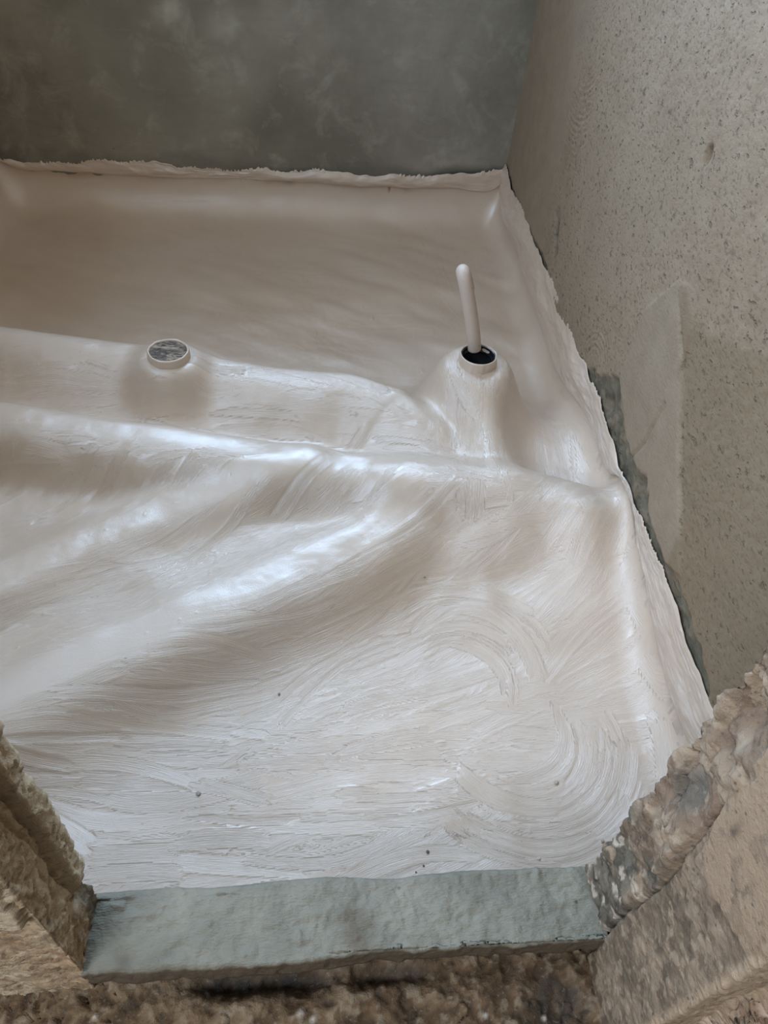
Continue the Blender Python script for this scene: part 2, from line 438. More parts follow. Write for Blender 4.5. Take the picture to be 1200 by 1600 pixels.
# long buried-pipe tops were wiped smooth
hb = floor_h(X, Y)
def smooth_h(a, n, k):
    for _ in range(n):
        for ax in (0, 1):
            p = np.pad(a, [(k, k) if q == ax else (0, 0) for q in (0, 1)], mode='edge').cumsum(ax)
            z0 = np.zeros_like(np.take(p, [0], ax)); p = np.concatenate([z0, p], ax)
            L = 2 * k + 1
            a = (np.take(p, range(L, p.shape[ax]), ax) - np.take(p, range(0, p.shape[ax] - L), ax)) / L
    return a
hb = smooth_h(hb, 2, 3)
smooth_top = np.zeros(SS.shape)
for P, w in ((R3, .045), (R2, .04), (R1, .035)):
    smooth_top = np.maximum(smooth_top, np.clip(ridge(X, Y, P, 0 * X + (P[0, 2] - 1), w, w, 4.0), 0, 1))
smooth_top = smooth_top * sstep(.45, .2, X)
D *= 1 - .85 * smooth_top; BS *= 1 - .8 * smooth_top
lump = fbm(SS * 16, TT * 16, seed=21, octv=3) * .0012 * sstep(.35, .8, vnoise(SS * 2.2, TT * 2.2, seed=5))
bub = vnoise(SS * 55, TT * 55, seed=31); bub = np.clip(bub - .955, 0, 1) * .035
D = D + lump + bub

# coves along the walls
def cove(dist, r=.055): return np.where(dist < r, r - np.sqrt(np.maximum(r * r - (r - np.clip(dist, 0, r)) ** 2, 0)), 0)
hb = hb + cove(XR - X, .08) + cove(X - XL, .12) + cove(YB - Y, .15) + cove(Y - YF) * .5
# top edge of the wall band, ragged by the brush
TopZ = {}
def top_line(along, seed, base):
    z = base + .016 * fbm(along * 2.3, along * 0 + 3, seed=seed, octv=3) + .012 * fbm(along * 14, along * 0, seed=seed + 1, octv=3)
    teeth = np.clip(vnoise(along * 190, along * 0, seed=seed + 2) - .35, 0, 1) * .016 * sstep(.35, .6, vnoise(along * 9, along * 0 + 5, seed=seed + 3))
    return z, teeth
(zr, tr), (zl, tl), (zb, tb) = top_line(TT, 40, -.158 + 0 * TT + .012 * sstep(1.2, 1.9, TT)), top_line(TT, 60, -.17 + 0 * TT), top_line(SS, 80, np.interp(SS, [-1.34, -1.1, -.95, -.4, .05, .25, .6, .86], [-.198, -.212, -.200, -.19, -.206, -.198, -.178, -.150]))
ztop = np.where(ey > ex, zb, np.where(SS > 0, zr, zl))
teeth = np.where(ey > ex, tb, np.where(SS > 0, tr, tl))
f = np.clip(e / E_W, 0, 1)
Z = np.where(e > 0, hb + (ztop - hb) * f + teeth * sstep(.86, 1, f), hb)
PX = X.copy(); PY = Y.copy()
ALG = np.where(ey > ex, SS, TT)
bulge = .004 + np.sin(np.pi * f) * (.010 + .012 * np.clip(fbm(ALG * 4, Z * 9, seed=51, octv=4), -.7, 1)) + .004 * fbm(ALG * 11 + Z * 6, Z * 26, seed=53, octv=3) * sstep(0, .2, f) * sstep(1, .85, f)
rightw = (SS > XR) & (ex > 0); leftw = (SS < XL) & (ex > 0); backw = (ey > 0)
Z = Z + np.where(e > 0, 0, D)
bl = np.where(f > .985, .002, bulge + D * 1.2)
blend = np.clip(e / .03, 0, 1)
PX = PX - np.where(rightw & ~backw, bl * blend, 0) + np.where(leftw & ~backw, bl * blend, 0)
PY = PY - np.where(backw & (ex == 0), bl * blend, 0)
# wells of the two pipes
for c in (PIPE_A, PIPE_B):
    rr = np.hypot(PX - c[0], PY - c[1]); Z = np.where((rr < .052) & (e == 0), -.36, Z)
keep = ~((ex[:-1, :-1] > 0) & (ey[1:, 1:] > 0) | (ex[:-1, 1:] > 0) & (ey[1:, 1:] > 0))
keep = ~(((ex[:-1, :-1] + ex[:-1, 1:]) > 0) & (ey[1:, 1:] > 0))
P = np.stack([PX, PY, Z], -1)
fl = grid_mesh('floor', P, keep=keep, attrs={'bristle': np.stack([BA, BL, BS], -1)}, mat=M_MEM)
tag(fl, 'sunken bathroom floor brushed all over with off-white waterproof coating over buried pipes', 'floor', 'structure')
del P, SS, D

# ================================================================== WALLS
def pip(px, py, poly_):
    inside = np.zeros(px.shape, bool); n = len(poly_)
    for i in range(n):
        x1, y1 = poly_[i]; x2, y2 = poly_[(i + 1) % n]
        c = ((y1 > py) != (y2 > py)) & (px < (x2 - x1) * (py - y1) / (y2 - y1 + 1e-12) + x1)
        inside ^= c
    return inside
# --- right wall
yy = np.arange(.38, YB + .02, .0045); zz = np.arange(-.30, 1.02, .0045)
TY, TZ = np.meshgrid(yy, zz)
def wall_poly(px): return [tuple(atx(u, v, XR)[1:]) for u, v in px]
wy = TY + .012 * fbm(TY * 30, TZ * 30, seed=90, octv=3); wz = TZ + .012 * fbm(TY * 30, TZ * 30, seed=94, octv=3)
def blur(a, n=2):
    a = a.astype(float)
    for _ in range(n):
        a[1:-1, 1:-1] = (a[1:-1, 1:-1] * 2 + a[:-2, 1:-1] + a[2:, 1:-1] + a[1:-1, :-2] + a[1:-1, 2:]) / 6
    return a
slur = blur(pip(wy, wz, wall_poly([(780, 225), (800, 300), (850, 400), (868, 500), (905, 560), (935, 590), (955, 585), (968, 590), (967, 640), (978, 690), (1000, 742), (1014, 775), (1012, 800), (1022, 840), (1054, 912), (1080, 985), (1104, 1065), (1110, 1150), (1000, 1150), (900, 800), (780, 500), (700, 250)])) |
            pip(wy, wz, wall_poly([(868, 330), (876, 330), (872, 400), (866, 400)])), 2)
slur = slur * (.55 + .45 * sstep(-.5, .1, fbm(TY * 25, TZ * 25, seed=97, octv=3)))
smth = np.maximum(blur(pip(TY, TZ, wall_poly([(968, 590), (1010, 480), (1062, 440), (1064, 600), (1058, 700), (1062, 900), (1040, 880), (1010, 790), (978, 690)])), 2),
                  blur(pip(TY, TZ, wall_poly([(1062, 440), (1085, 450), (1082, 520), (1068, 560)])), 2) * .9)
# zone close to the back corner is smooth as well
smc = sstep(2.55, 2.75, TY + .05 * fbm(TY * 3, TZ * 3, seed=8)) * .9
smth = np.maximum(smth, smc)
XW = XR + 0 * TY
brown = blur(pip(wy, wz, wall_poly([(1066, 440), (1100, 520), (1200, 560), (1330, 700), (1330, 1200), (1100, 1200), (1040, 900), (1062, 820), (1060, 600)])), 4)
ring = np.zeros(TY.shape)
for (u, v, rad) in ((870, 120, .34), (930, 40, .45), (925, 575, .16)):
    c = atx(u, v, XR); d = np.hypot(TY - c[1], TZ - c[2])
    w_ = np.exp(-((d - rad * .55) / (rad * .33)) ** 2) * (1 - smth)
    ring = np.maximum(ring, w_); XW -= .0011 * w_ * np.sin(d / .0028) * (vnoise(TY * 20, TZ * 20, seed=77) > .3)
XW += .008 * fbm(TY * 1.5, TZ * 1.5, seed=101, octv=3) + .0012 * fbm(TY * 9, TZ * 9, seed=105, octv=3) + .0010 * (1 - smth) * fbm(TY * 70, TZ * 70, seed=109, octv=3)
XW += slur * .008
XW += -.006 * smth * (TY < 2.5)
# crack-like trowel line across the smooth patch
cl = [tuple(atx(u, v, XR)[1:]) for u, v in ((988, 712), (1005, 695), (1018, 670), (1038, 632))]
for a, b in zip(cl[:-1], cl[1:]):
    a = np.array(a); b = np.array(b); d = b - a; t_ = np.clip(((TY - a[0]) * d[0] + (TZ - a[1]) * d[1]) / (d @ d), 0, 1)
    dd = np.hypot(TY - a[0] - d[0] * t_, TZ - a[1] - d[1] * t_); XW += .006 * np.exp(-(dd / .006) ** 2)
# the drilled hole and cavities
for (u, v, a_, b_, dep) in ((1108, 243, .013, .018, .045), (1003, 760, .025, .03, .02), (948, 632, .02, .03, .016)):
    c = atx(u, v, XR); XW += dep * np.exp(-(((TY - c[1]) / a_) ** 2 + ((TZ - c[2]) / b_) ** 2) ** 2)
XW = np.maximum(XW, XR - .004)
P = np.stack([XW, TY, TZ], -1)
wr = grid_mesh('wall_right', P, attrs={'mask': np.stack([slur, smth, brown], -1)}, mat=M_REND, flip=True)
tag(wr, 'right wall of pitted beige sand and cement render with a small drilled hole', 'wall', 'structure')
boxes('upper_wall', [((XR, .38, 1.0), (XR + .15, YB + .15, ZC)), ((XR + .06, .38, -.5), (XR + .15, YB + .15, 1.0))], M_PLAIN, wr)

# --- back wall
xx = np.arange(XL - .02, XR + .02, .006); zz = np.arange(-.30, 1.0, .006)
TX, TZ = np.meshgrid(xx, zz)
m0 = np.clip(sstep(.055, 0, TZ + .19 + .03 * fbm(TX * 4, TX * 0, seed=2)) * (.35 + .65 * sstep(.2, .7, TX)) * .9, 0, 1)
m0 = np.maximum(m0, .7 * np.exp(-((TX - XL) / .05) ** 2) * sstep(-.05, -.16, TZ))  # left corner shadow painted into the dark mask
m1 = np.zeros(TX.shape)
for (u, v, su, sv, a) in ((265, 20, .05, .05, .7), (365, 50, .09, .08, .45), (345, 120, .12, .06, .25), (100, 60, .25, .1, .12), (600, 60, .3, .1, .15)):
    c = aty(u, v, YB); m1 = np.maximum(m1, a * np.exp(-((TX - c[0]) / su) ** 2 - ((TZ - c[2]) / sv) ** 2) * np.clip(.6 + .9 * fbm(TX * 12, TZ * 12, seed=66), 0, 1.2))
YW = YB + .004 * fbm(TX * 2, TZ * 2, seed=131) + .0015 * fbm(TX * 14, TZ * 14, seed=134) + .006 * m0
YW = np.maximum(YW, YB - .003)
P = np.stack([TX, YW, TZ], -1)
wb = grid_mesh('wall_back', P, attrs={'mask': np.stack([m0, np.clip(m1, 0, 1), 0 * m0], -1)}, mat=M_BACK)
tag(wb, 'back wall of smooth dark grey-green cement with paler blotches', 'wall', 'structure')
b = WIN_B
boxes('upper_wall', [((XL - .15, YB, 1.0), (XR + .15, YB + .42, b[2])), ((XL - .15, YB, b[3]), (XR + .15, YB + .42, ZC)),
                     ((XL - .15, YB, b[2]), (b[0], YB + .42, b[3])), ((b[1], YB, b[2]), (XR + .15, YB + .42, b[3])),
                     ((XL - .15, YB + .05, -.5), (XR + .15, YB + .15, 1.0))], M_PLAIN, wb)
# --- left wall
b = WIN_L
wl = boxes('wall_left', [((XL - .18, .38, -.5), (XL, YB + .15, b[2])), ((XL - .18, .38, b[3]), (XL, YB + .15, ZC)),
                         ((XL - .18, .38, b[2]), (XL, b[0], b[3])), ((XL - .18, b[1], b[2]), (XL, YB + .15, b[3]))],
           NT('grey_cement_left').done((0.30, 0.22, 0.15), .8))
tag(wl, 'left wall of plain grey cement', 'wall', 'structure')
ce = box('ceiling', (XL - .15, .1, ZC), (XR + .15, YB + .15, ZC + .12), simple('white_ceiling_plaster', (0.42, 0.32, 0.22), .85))
tag(ce, 'plain plastered ceiling over the small room', 'ceiling', 'structure')
fm = simple('window_frame_metal', (.5, .5, .5), .4)
def window_frame(name, axis, w, d0):
    a0, a1, z0, z1 = w; t = .04; L = []
    def bx(p0, p1, q0, q1):
        L.append(((p0, d0, q0), (p1, d0 + .04, q1)) if axis == 'x' else ((d0, p0, q0), (d0 + .04, p1, q1)))
    bx(a0, a1, z0, z0 + t); bx(a0, a1, z1 - t, z1); bx(a0, a0 + t, z0, z1); bx(a1 - t, a1, z0, z1); bx((a0 + a1) / 2 - .015, (a0 + a1) / 2 + .015, z0, z1)
    return boxes(name, L, fm)
tag(window_frame('window_1', 'x', WIN_B, YB + .05), 'metal window frame high in the back wall', 'window', 'structure')
tag(window_frame('window_2', 'y', WIN_L, XL - .09), 'metal window frame high in the left wall', 'window', 'structure')

# ================================================================== FRONT WALL with the knocked-out door opening
wf = bpy.data.objects.new('wall_front', None); COL.objects.link(wf); wf.location = (0, YF, 0)
tag(wf, 'rough broken masonry around the door opening beside the threshold', 'wall', 'structure')
JL, JR = -.312, .44
def jamb(side, plan, zs, dispf, colf):
    """plan: points of the wall's outline in plan walked so that the solid lies on the right-hand side"""
    pts = []; nrm = []; seg = []
    for k, (a, b_) in enumerate(zip(plan[:-1], plan[1:])):
        a = np.array(a, float); b_ = np.array(b_, float); L = np.linalg.norm(b_ - a); n = max(2, int(L / (.0026 if L < .3 else .05)))
        t_ = np.linspace(0, 1, n, endpoint=False)
        for q in t_:
            pts.append(a + (b_ - a) * q); nrm.append(np.array([-(b_ - a)[1], (b_ - a)[0]]) / L)
    pts.append(np.array(plan[-1], float)); nrm.append(nrm[-1])
    pts = np.array(pts); nrm = np.array(nrm)
    for _ in range(5): nrm[1:-1] = (nrm[1:-1] + nrm[:-2] + nrm[2:]) / 3
    nrm /= np.linalg.norm(nrm, axis=1)[:, None]
    PXg = np.repeat(pts[None, :, 0], len(zs), 0); PYg = np.repeat(pts[None, :, 1], len(zs), 0); ZZ = np.repeat(zs[:, None], len(pts), 1)
    d = dispf(PXg, PYg, ZZ); col = colf(PXg, PYg, ZZ, d)
    zo = .006 * fbm(PXg * 60, PYg * 60, ZZ * 60, seed=140, octv=2)
    P_ = np.stack([PXg + nrm[None, :, 0] * d, PYg + nrm[None, :, 1] * d, ZZ + zo], -1)
    o = grid_mesh('masonry_jamb', P_, attrs={'col': col}, mat=M_MAS, parent=wf)
    o.matrix_parent_inverse = Matrix.Translation((0, -YF, 0))
    return o
zsr = np.concatenate([np.arange(-.20, .78, .0026), np.linspace(.82, 2.10, 30)])

def cmix(a, b_, m): return a * (1 - m[..., None]) + np.array(b_) * m[..., None]
def chunks(x, y, z, sc, seed):
    w = .25 * fbm(x * sc * 1.3, y * sc * 1.3, z * sc * 1.3, seed=seed + 9, octv=2)
    f1, ed, cid, tl = worley(x * sc + w, y * sc + w, z * sc - w, seed)
    return (cid - .5) + tl * .7 - .5 * sstep(.12, 0, ed), cid, ed
PATCH_R = [tuple(atx(u, v, JR)[1:]) for u, v in ((1230, 1150), (1200, 1180), (1130, 1265), (1100, 1335), (1110, 1390), (1140, 1440), (1165, 1475), (1200, 1490), (1420, 1470), (1420, 1100))]
def patch_r(y, z, x):
    wob = .005 * fbm(y * 50, z * 50, seed=146, octv=3)
    m = pip(y + wob, z + wob, PATCH_R) | ((y < .30) & (z > .62))
    return blur(m, 1)
def disp_right(x, y, z):
    far = sstep(.288, .306, y + .004 * fbm(z * 20, z * 0, seed=2))
    n1 = fbm(x * 8, y * 8, z * 8, seed=150, octv=3); n2 = fbm(x * 45, y * 45, z * 45, seed=154, octv=3); n3 = fbm(x * 130, y * 130, z * 130, seed=155, octv=2)
    k1, _, _ = chunks(x, y, z, 24, 600); k2, _, _ = chunks(x, y, z, 70, 620); k3, _, _ = chunks(x, y, z, 10, 640)
    up = sstep(.12, .35, z)
    n4 = fbm(x * 22, y * 22, z * 22, seed=152, octv=4); rg = 1 - 2 * np.abs(fbm(x * 13, y * 13, z * 13, seed=153, octv=3))
    d = far * (.006 * n1 + .0045 * k1 * sstep(-.3, .3, n1) + .0012 * k2 + .012 * up * k3 + .008 * n4 + .005 * rg + .0028 * n2 + .0016 * n3)
    d = d + (1 - far) * (.003 * n1 + .0012 * k1 + .0010 * k2 + .0020 * n2 + .0012 * n3 + .002)
    d = d - .012 * np.exp(-((y - .300 - .006 * fbm(z * 12, z * 0, seed=3)) / .0035) ** 2)
    for (cu, cv, s_, a_) in ((1175, 1070, .030, .020), (1165, 1115, .022, .016), (1130, 1150, .018, .010), (1085, 1225, .022, .010)):
        c = atx(cu, cv, JR); d = d - a_ * np.exp(-((y - c[1]) ** 2 + (z - c[2]) ** 2) / s_ ** 2)
    pl = patch_r(y, z, x) * (x < JR + .03)
    return d * (1 - pl * .9) + pl * .005
def col_right(x, y, z, d):
    far = sstep(.288, .306, y + .004 * fbm(z * 20, z * 0, seed=2))
    n1 = fbm(x * 12, y * 12, z * 12, seed=170, octv=4); n2 = fbm(x * 50, y * 50, z * 50, seed=174, octv=4); n3 = fbm(x * 90, y * 90, z * 90, seed=178, octv=3)
    _, c1, e1 = chunks(x, y, z, 24, 600); _, c2, e2 = chunks(x, y, z, 70, 620)
    c = np.zeros(x.shape + (3,)) + np.array([0.210, 0.149, 0.095])
    c = cmix(c, (0.315, 0.225, 0.147), sstep(-.2, .4, n1 + (c2 - .5) * .8))
    red = sstep(.0, .35, fbm(x * 8, y * 8, z * 8, seed=180) + .1) * sstep(.12, .22, z)
    c = cmix(c, (.235, .155, .10), red * (.35 + .55 * far))
    c = cmix(c, (0.378, 0.272, 0.178), far * sstep(.62, .7, c1) * .8)
    c = cmix(c, (0.137, 0.119, 0.087), sstep(.0, .3, -n1) * far * .8 * sstep(.34, .2, z))
    c = cmix(c, (0.630, 0.501, 0.385), sstep(.72, .85, c2 + .25 * n2) * far * sstep(.30, .10, z) * .8)
    c = cmix(c, (0.053, 0.043, 0.032), sstep(.30, .15, c2 + .2 * n2) * far * sstep(.5, .1, z) * .7)
    c = cmix(c, (0.378, 0.272, 0.178), sstep(.70, .85, c2 + .2 * n3) * (1 - far) * .6)
    c = cmix(c, (0.126, 0.089, 0.059), sstep(.25, .15, c2 + .1 * n3) * (1 - far) * .5)
    c = cmix(c, (.42, .34, .25), .6 * np.exp(-(((y - atx(1155, 1160, JR)[1]) / .012) ** 2 + ((z - atx(1155, 1160, JR)[2]) / .016) ** 2)))
    s = atx(1075, 1235, JR); c = cmix(c, (0.179, 0.149, 0.115), np.exp(-(((y - s[1]) / .022) ** 2 + ((z - s[2]) / .045) ** 2) ** 2))
    pl = patch_r(y, z, x) * (x < JR + .03)
    edge = blur(pl, 9) * (1 - pl) * 2 * (y < .29)
    c = cmix(c, (0.273, 0.217, 0.158), np.clip(edge, 0, 1) * sstep(.35, .6, c2))
    c = cmix(c, (0.378, 0.259, 0.164), pl * .97)
    c = cmix(c, (0.137, 0.093, 0.063), pl * .7 * (np.exp(-(((y - atx(1155, 1300, JR)[1]) / .006) ** 2 + ((z - atx(1155, 1300, JR)[2]) / .02) ** 2)) + sstep(.72, .8, vnoise(y * 60, z * 60, seed=5)) * .4))
    out = sstep(.18, .168, y)
    c = cmix(c, (0.462, 0.327, 0.210), out * .9)
    c = cmix(c, (0.693, 0.518, 0.371), out * sstep(.485, .495, x + .008 * n2) * sstep(-.3, .2, n2 + (c2 - .5)))
    c = cmix(c, (0.231, 0.128, 0.070), out * sstep(.485, .495, x + .008 * n2) * sstep(.1, .5, n1) * .8)
    return np.clip(c, 0.01, 1)
jamb('r', [(1.00, YF + .005), (JR + .20, YF + .005), (JR, YF + .005), (JR, .165), (JR + .20, .165), (1.00, .165)][::-1], zsr, lambda x, y, z: disp_right(x, y, z) + sstep(.19, .165, y) * (sstep(.48, .49, x + .006 * fbm(z * 30, z * 0, seed=9)) * (.012 + .016 * chunks(x, y, z, 60, 660)[0] + .006 * fbm(x * 60, y * 60, z * 60, seed=190)) ), col_right)

def patch_l(x, z):
    return sstep(.0, .006, z - .245 + .10 * (x + .312) - .008 * fbm(x * 40, z * 40, seed=7)) * sstep(-.318, -.326, x + .004 * fbm(z * 40, z * 0, seed=8))
def disp_left(x, y, z):
    n1 = fbm(x * 9, y * 9, z * 9, seed=200, octv=4); n2 = fbm(x * 45, y * 45, z * 45, seed=204, octv=3)
    k1, _, _ = chunks(x, y, z, 26, 700); k2, _, _ = chunks(x, y, z, 75, 720)
    d = .005 * n1 + .004 * k1 + .0022 * k2 + .002 * n2
    rev = sstep(.287, .295, y)
    lip = sstep(.130, .140, z + .010 * n1) * sstep(.352, .358, y + .006 * n1)
    d = d + lip * .010 - .012 * np.exp(-((y - .350 - .010 * n1) / .003) ** 2) * sstep(.13, .16, z)
    d = d - .006 * np.exp(-((y - .332 - .014 * n1) / .0025) ** 2) * sstep(.16, .2, z)
    d = d - .014 * np.exp(-(((z - .10) / .022) ** 2)) * sstep(.335, .37, y)
    pat = patch_l(x, z) * (y < .30)
    d = d - .010 * np.exp(-(((x + .335) / .014) ** 2 + ((z - .225) / .02) ** 2)) * (y < .30)
    return d * (1 - .85 * pat) + .010 * pat
def col_left(x, y, z, d):
    n1 = fbm(x * 12, y * 12, z * 12, seed=210, octv=4); n2 = fbm(x * 60, y * 60, z * 60, seed=214, octv=4)
    _, c2, e2 = chunks(x, y, z, 75, 720)
    c = np.zeros(x.shape + (3,)) + np.array([0.436, 0.310, 0.183])
    c = cmix(c, (0.554, 0.420, 0.266), sstep(-.1, .5, n1 + (c2 - .5) * .6))
    c = cmix(c, (0.383, 0.236, 0.127), sstep(.1, .5, -n1) * .7)
    c = cmix(c, (0.224, 0.149, 0.084), sstep(.45, .7, n2) * .7)
    c = cmix(c, (0.660, 0.529, 0.365), sstep(.3, .6, -n2) * .5)
    lip = sstep(.130, .140, z + .010 * n1) * sstep(.350, .356, y)
    c = cmix(c, (0.528, 0.414, 0.271), lip * .7)
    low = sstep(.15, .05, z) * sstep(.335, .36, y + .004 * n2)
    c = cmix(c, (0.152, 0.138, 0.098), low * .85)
    pat = patch_l(x, z) * (y < .30)
    c = cmix(c, (0.607, 0.471, 0.309), pat * .95)
    return np.clip(c, .01, 1)
zsl = np.concatenate([np.arange(-.095, .70, .0026), np.linspace(.72, 2.10, 30)])
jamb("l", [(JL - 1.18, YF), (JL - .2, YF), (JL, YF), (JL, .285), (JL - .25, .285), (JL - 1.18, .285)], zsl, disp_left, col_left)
li = box('lintel', (XL - .15, .17, 2.10), (XR + .15, YF, ZC), M_PLAIN, wf); li.matrix_parent_inverse = Matrix.Translation((0, -YF, 0))

# ================================================================== THRESHOLD
def slab_grid():
    # profile walked across: inner face up, top, front face down, underside back
    prof_ = [(YF + .012, -.42), (YF + .012, -.004), (YF + .006, 0.0), (.290, 0.0), (.286, -.006), (.284, -.042), (.320, -.052)]
    pts = []
    for a, b_ in zip(prof_[:-1], prof_[1:]):
        L = math.dist(a, b_); n = max(1, int(L / .003))
        for q in range(n): pts.append((a[0] + (b_[0] - a[0]) * q / n, a[1] + (b_[1] - a[1]) * q / n))
    pts.append(prof_[-1]); pts = np.array(pts)
    xg = np.arange(JL - .004, JR + .012, .003)
    XX = np.repeat(xg[None], len(pts), 0); YY = np.repeat(pts[:, :1], len(xg), 1); ZZ = np.repeat(pts[:, 1:], len(xg), 1)
    top = sstep(.288, .294, YY) * (ZZ > -.01)
    frontish = (YY < .2935)
    yo = .004 * fbm(XX * 9, XX * 0, seed=230, octv=3) + .0025 * fbm(XX * 60, ZZ * 40, seed=233, octv=3)
    skew = .010 * (.1 - XX) * 0
    YY2 = YY + np.where(frontish, yo + np.interp(XX, [-.34, .44], [-.004, .010]), 0)
    yb = .004 * fbm(XX * 8, XX * 0, seed=240, octv=3) + np.interp(XX, [-.34, -.2, .44], [-.006, .0, .006])
    YY2 = YY2 + np.where(YY > .383, yb, 0)
    ZZ2 = ZZ + top * (.0022 * fbm(XX * 10, YY * 10, seed=250, octv=3) + .0020 * fbm(XX * 45, YY * 80, seed=253, octv=3) + .001 * fbm(XX * 150, YY * 190, seed=254, octv=2))
    l2 = vnoise(XX * 70, YY * 70, seed=255); ZZ2 = ZZ2 + top * np.clip(l2 - .86, 0, 1) * .03 - top * np.clip(.12 - l2, 0, 1) * .02
    stain = np.clip(sstep(.03, .0, np.hypot(XX - .065, (YY - .325) * .9) - .01 + .01 * fbm(XX * 40, YY * 40, seed=260)), 0, 1) * .8
    stain = np.maximum(stain, .6 * np.exp(-(((XX + .26) / .012) ** 2 + ((YY - .298) / .010) ** 2)))
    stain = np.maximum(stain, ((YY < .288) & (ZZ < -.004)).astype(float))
    return np.stack([XX, YY2, ZZ2], -1), stain
P, stain = slab_grid()
th = bpy.data.objects.new('threshold', None); COL.objects.link(th); th.location = (.06, .33, -.1)
tag(th, 'grey-green slurry coated cement threshold between the broken door jambs', 'threshold')
def par(o, p):
    o.parent = p; o.matrix_parent_inverse = Matrix.Translation(p.location).inverted(); return o
ts = grid_mesh('slab', P, attrs={'mask': np.stack([stain, stain, stain], -1)}, mat=M_SLUR, flip=False); par(ts, th)

# rough bed under and in front of the threshold: the outer floor
xg = np.arange(-.75, .95, .003); yg = np.concatenate([np.linspace(-1.6, .05, 30), np.arange(.055, .345, .0028)])
XX, YY = np.meshgrid(xg, yg)
n1 = fbm(XX * 9, YY * 9, seed=300, octv=4); n2 = fbm(XX * 40, YY * 40, seed=304, octv=4)
kk = worley(XX * 34, YY * 34, XX * 0, 800)
GZ = -.085 + .009 * n1 + .006 * n2 + .006 * (kk[2] - .5) * sstep(-.1, .4, fbm(XX * 5, YY * 5, seed=309)) - .006 * sstep(.06, 0, kk[1]) * sstep(.1, .4, fbm(XX * 5, YY * 5, seed=309))
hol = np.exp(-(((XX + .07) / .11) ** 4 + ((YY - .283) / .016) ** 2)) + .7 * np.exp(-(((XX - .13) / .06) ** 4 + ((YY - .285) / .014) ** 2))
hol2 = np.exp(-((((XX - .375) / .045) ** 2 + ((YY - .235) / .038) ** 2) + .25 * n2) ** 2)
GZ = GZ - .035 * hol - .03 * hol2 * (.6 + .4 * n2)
c = np.zeros(XX.shape + (3,)) + np.array([0.180, 0.112, 0.060])
c = cmix(c, (0.232, 0.155, 0.087), sstep(-.1, .5, n1)); c = cmix(c, (0.098, 0.059, 0.030), sstep(.0, .5, -n2) * .8)
c = cmix(c, (0.300, 0.217, 0.140), sstep(.35, .6, n2) * .5)
n5 = fbm(XX * 85, YY * 85, seed=312, octv=3)
c = cmix(c, (.36, .28, .19), sstep(.3, .7, n5) * .55); c = cmix(c, (.06, .042, .028), sstep(.35, .7, -n5) * .65)
crk = np.exp(-((fbm(XX * 11, YY * 14, seed=315, octv=4)) / .035) ** 2) * sstep(-.1, .3, fbm(XX * 4, YY * 4, seed=316))
c = cmix(c, (.035, .026, .018), crk * .8)
c = cmix(c, (.03, .028, .025), np.clip(hol * (1 + .5 * n5), 0, 1) * .92)  # shade in the hollows under the threshold edge, painted near-black
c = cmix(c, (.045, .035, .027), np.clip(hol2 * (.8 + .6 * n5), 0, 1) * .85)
for (u, v, q) in ((470, 1583, .006), (489, 1594, .005), (150, 1590, .004), (760, 1585, .004), (853, 1588, .004)):
    g_ = atz(u, v, -.085); c = cmix(c, (.55, .47, .38), np.exp(-(((XX - g_[0]) ** 2 + (YY - g_[1]) ** 2) / q ** 2) ** 2)); GZ = GZ + .004 * np.exp(-((XX - g_[0]) ** 2 + (YY - g_[1]) ** 2) / q ** 2)
GZ = GZ - .006 * crk + .003 * n5
gr = grid_mesh('floor_outside', np.stack([XX, YY, GZ], -1), attrs={'col': np.clip(c, .01, 1)}, mat=mat_masonry('dusty_mortar_bed', .9, .003))
tag(gr, 'dusty brown rough mortar bed in front of the threshold', 'floor', 'structure')

# ================================================================== PIPES
M_BLK = simple('black_rubber', (0.012, 0.012, 0.014), .22, .6)
M_BORE = simple('dark_pipe_bore', (0.015, 0.016, 0.02), .5)
def mat_pvc():
    t = NT('cream_conduit_plastic'); co = t.co()
    c = t.mix(t.math('MULTIPLY', t.ramp(t.voro(co, 45), [(0.10, 1), (0.16, 0)]), t.ramp(t.noise(co, 22, 2), [(.50, 0), (.55, .85)])), (0.60, 0.485, 0.40), (0.14, 0.12, 0.10))
    c = t.mix(t.ramp(t.noise(co, 18, 3), [(.55, 0), (.8, .3)]), c, (0.45, 0.40, 0.34))
    return t.done(c, .48)
M_PVC = mat_pvc()
def mat_plug():
    t = NT('smeared_grey_cement'); co = t.co()
    a = t.noise(t.co((1, 3, 1)), 26, 4, .7, 1.2)
    c = t.ramp(a, [(.38, (0.030, 0.024, 0.019)), (.5, (0.144, 0.109, 0.079)), (.62, (0.408, 0.309, 0.225))])
    return t.done(c, .6, t.bump(a, .004, .8))
M_PLUG = mat_plug()

dp = bpy.data.objects.new('drain_pipe', None); COL.objects.link(dp); dp.location = (PIPE_A[0], PIPE_A[1], -.14)
tag(dp, 'open round drain pipe end coated off-white with a black rubber ring and dark bore', 'pipe')
RO = .0575
o = lathe('collar', [(.063, -.045), (.0615, -.01), (RO + .001, .02), (RO, .036), (RO - .001, .0395), (RO - .004, .0405), (RO - .0055, .037), (RO - .006, .018)], (0, 0, 0), M_MEM2, dp, 96, .0016, 3)
o = lathe('rubber_ring', [(RO - .0055, .037), (RO - .007, .0385), (RO - .0095, .035), (RO - .010, .030), (RO - .012, .024), (RO - .015, .022), (RO - .0155, .016), (RO - .012, .012)], (0, 0, 0), M_BLK, dp, 96, .0004, 5)
o = lathe('bore', [(RO - .012, .014), (RO - .012, -.14), (.0, -.141)], (0, 0, 0), M_BORE, dp, 64)
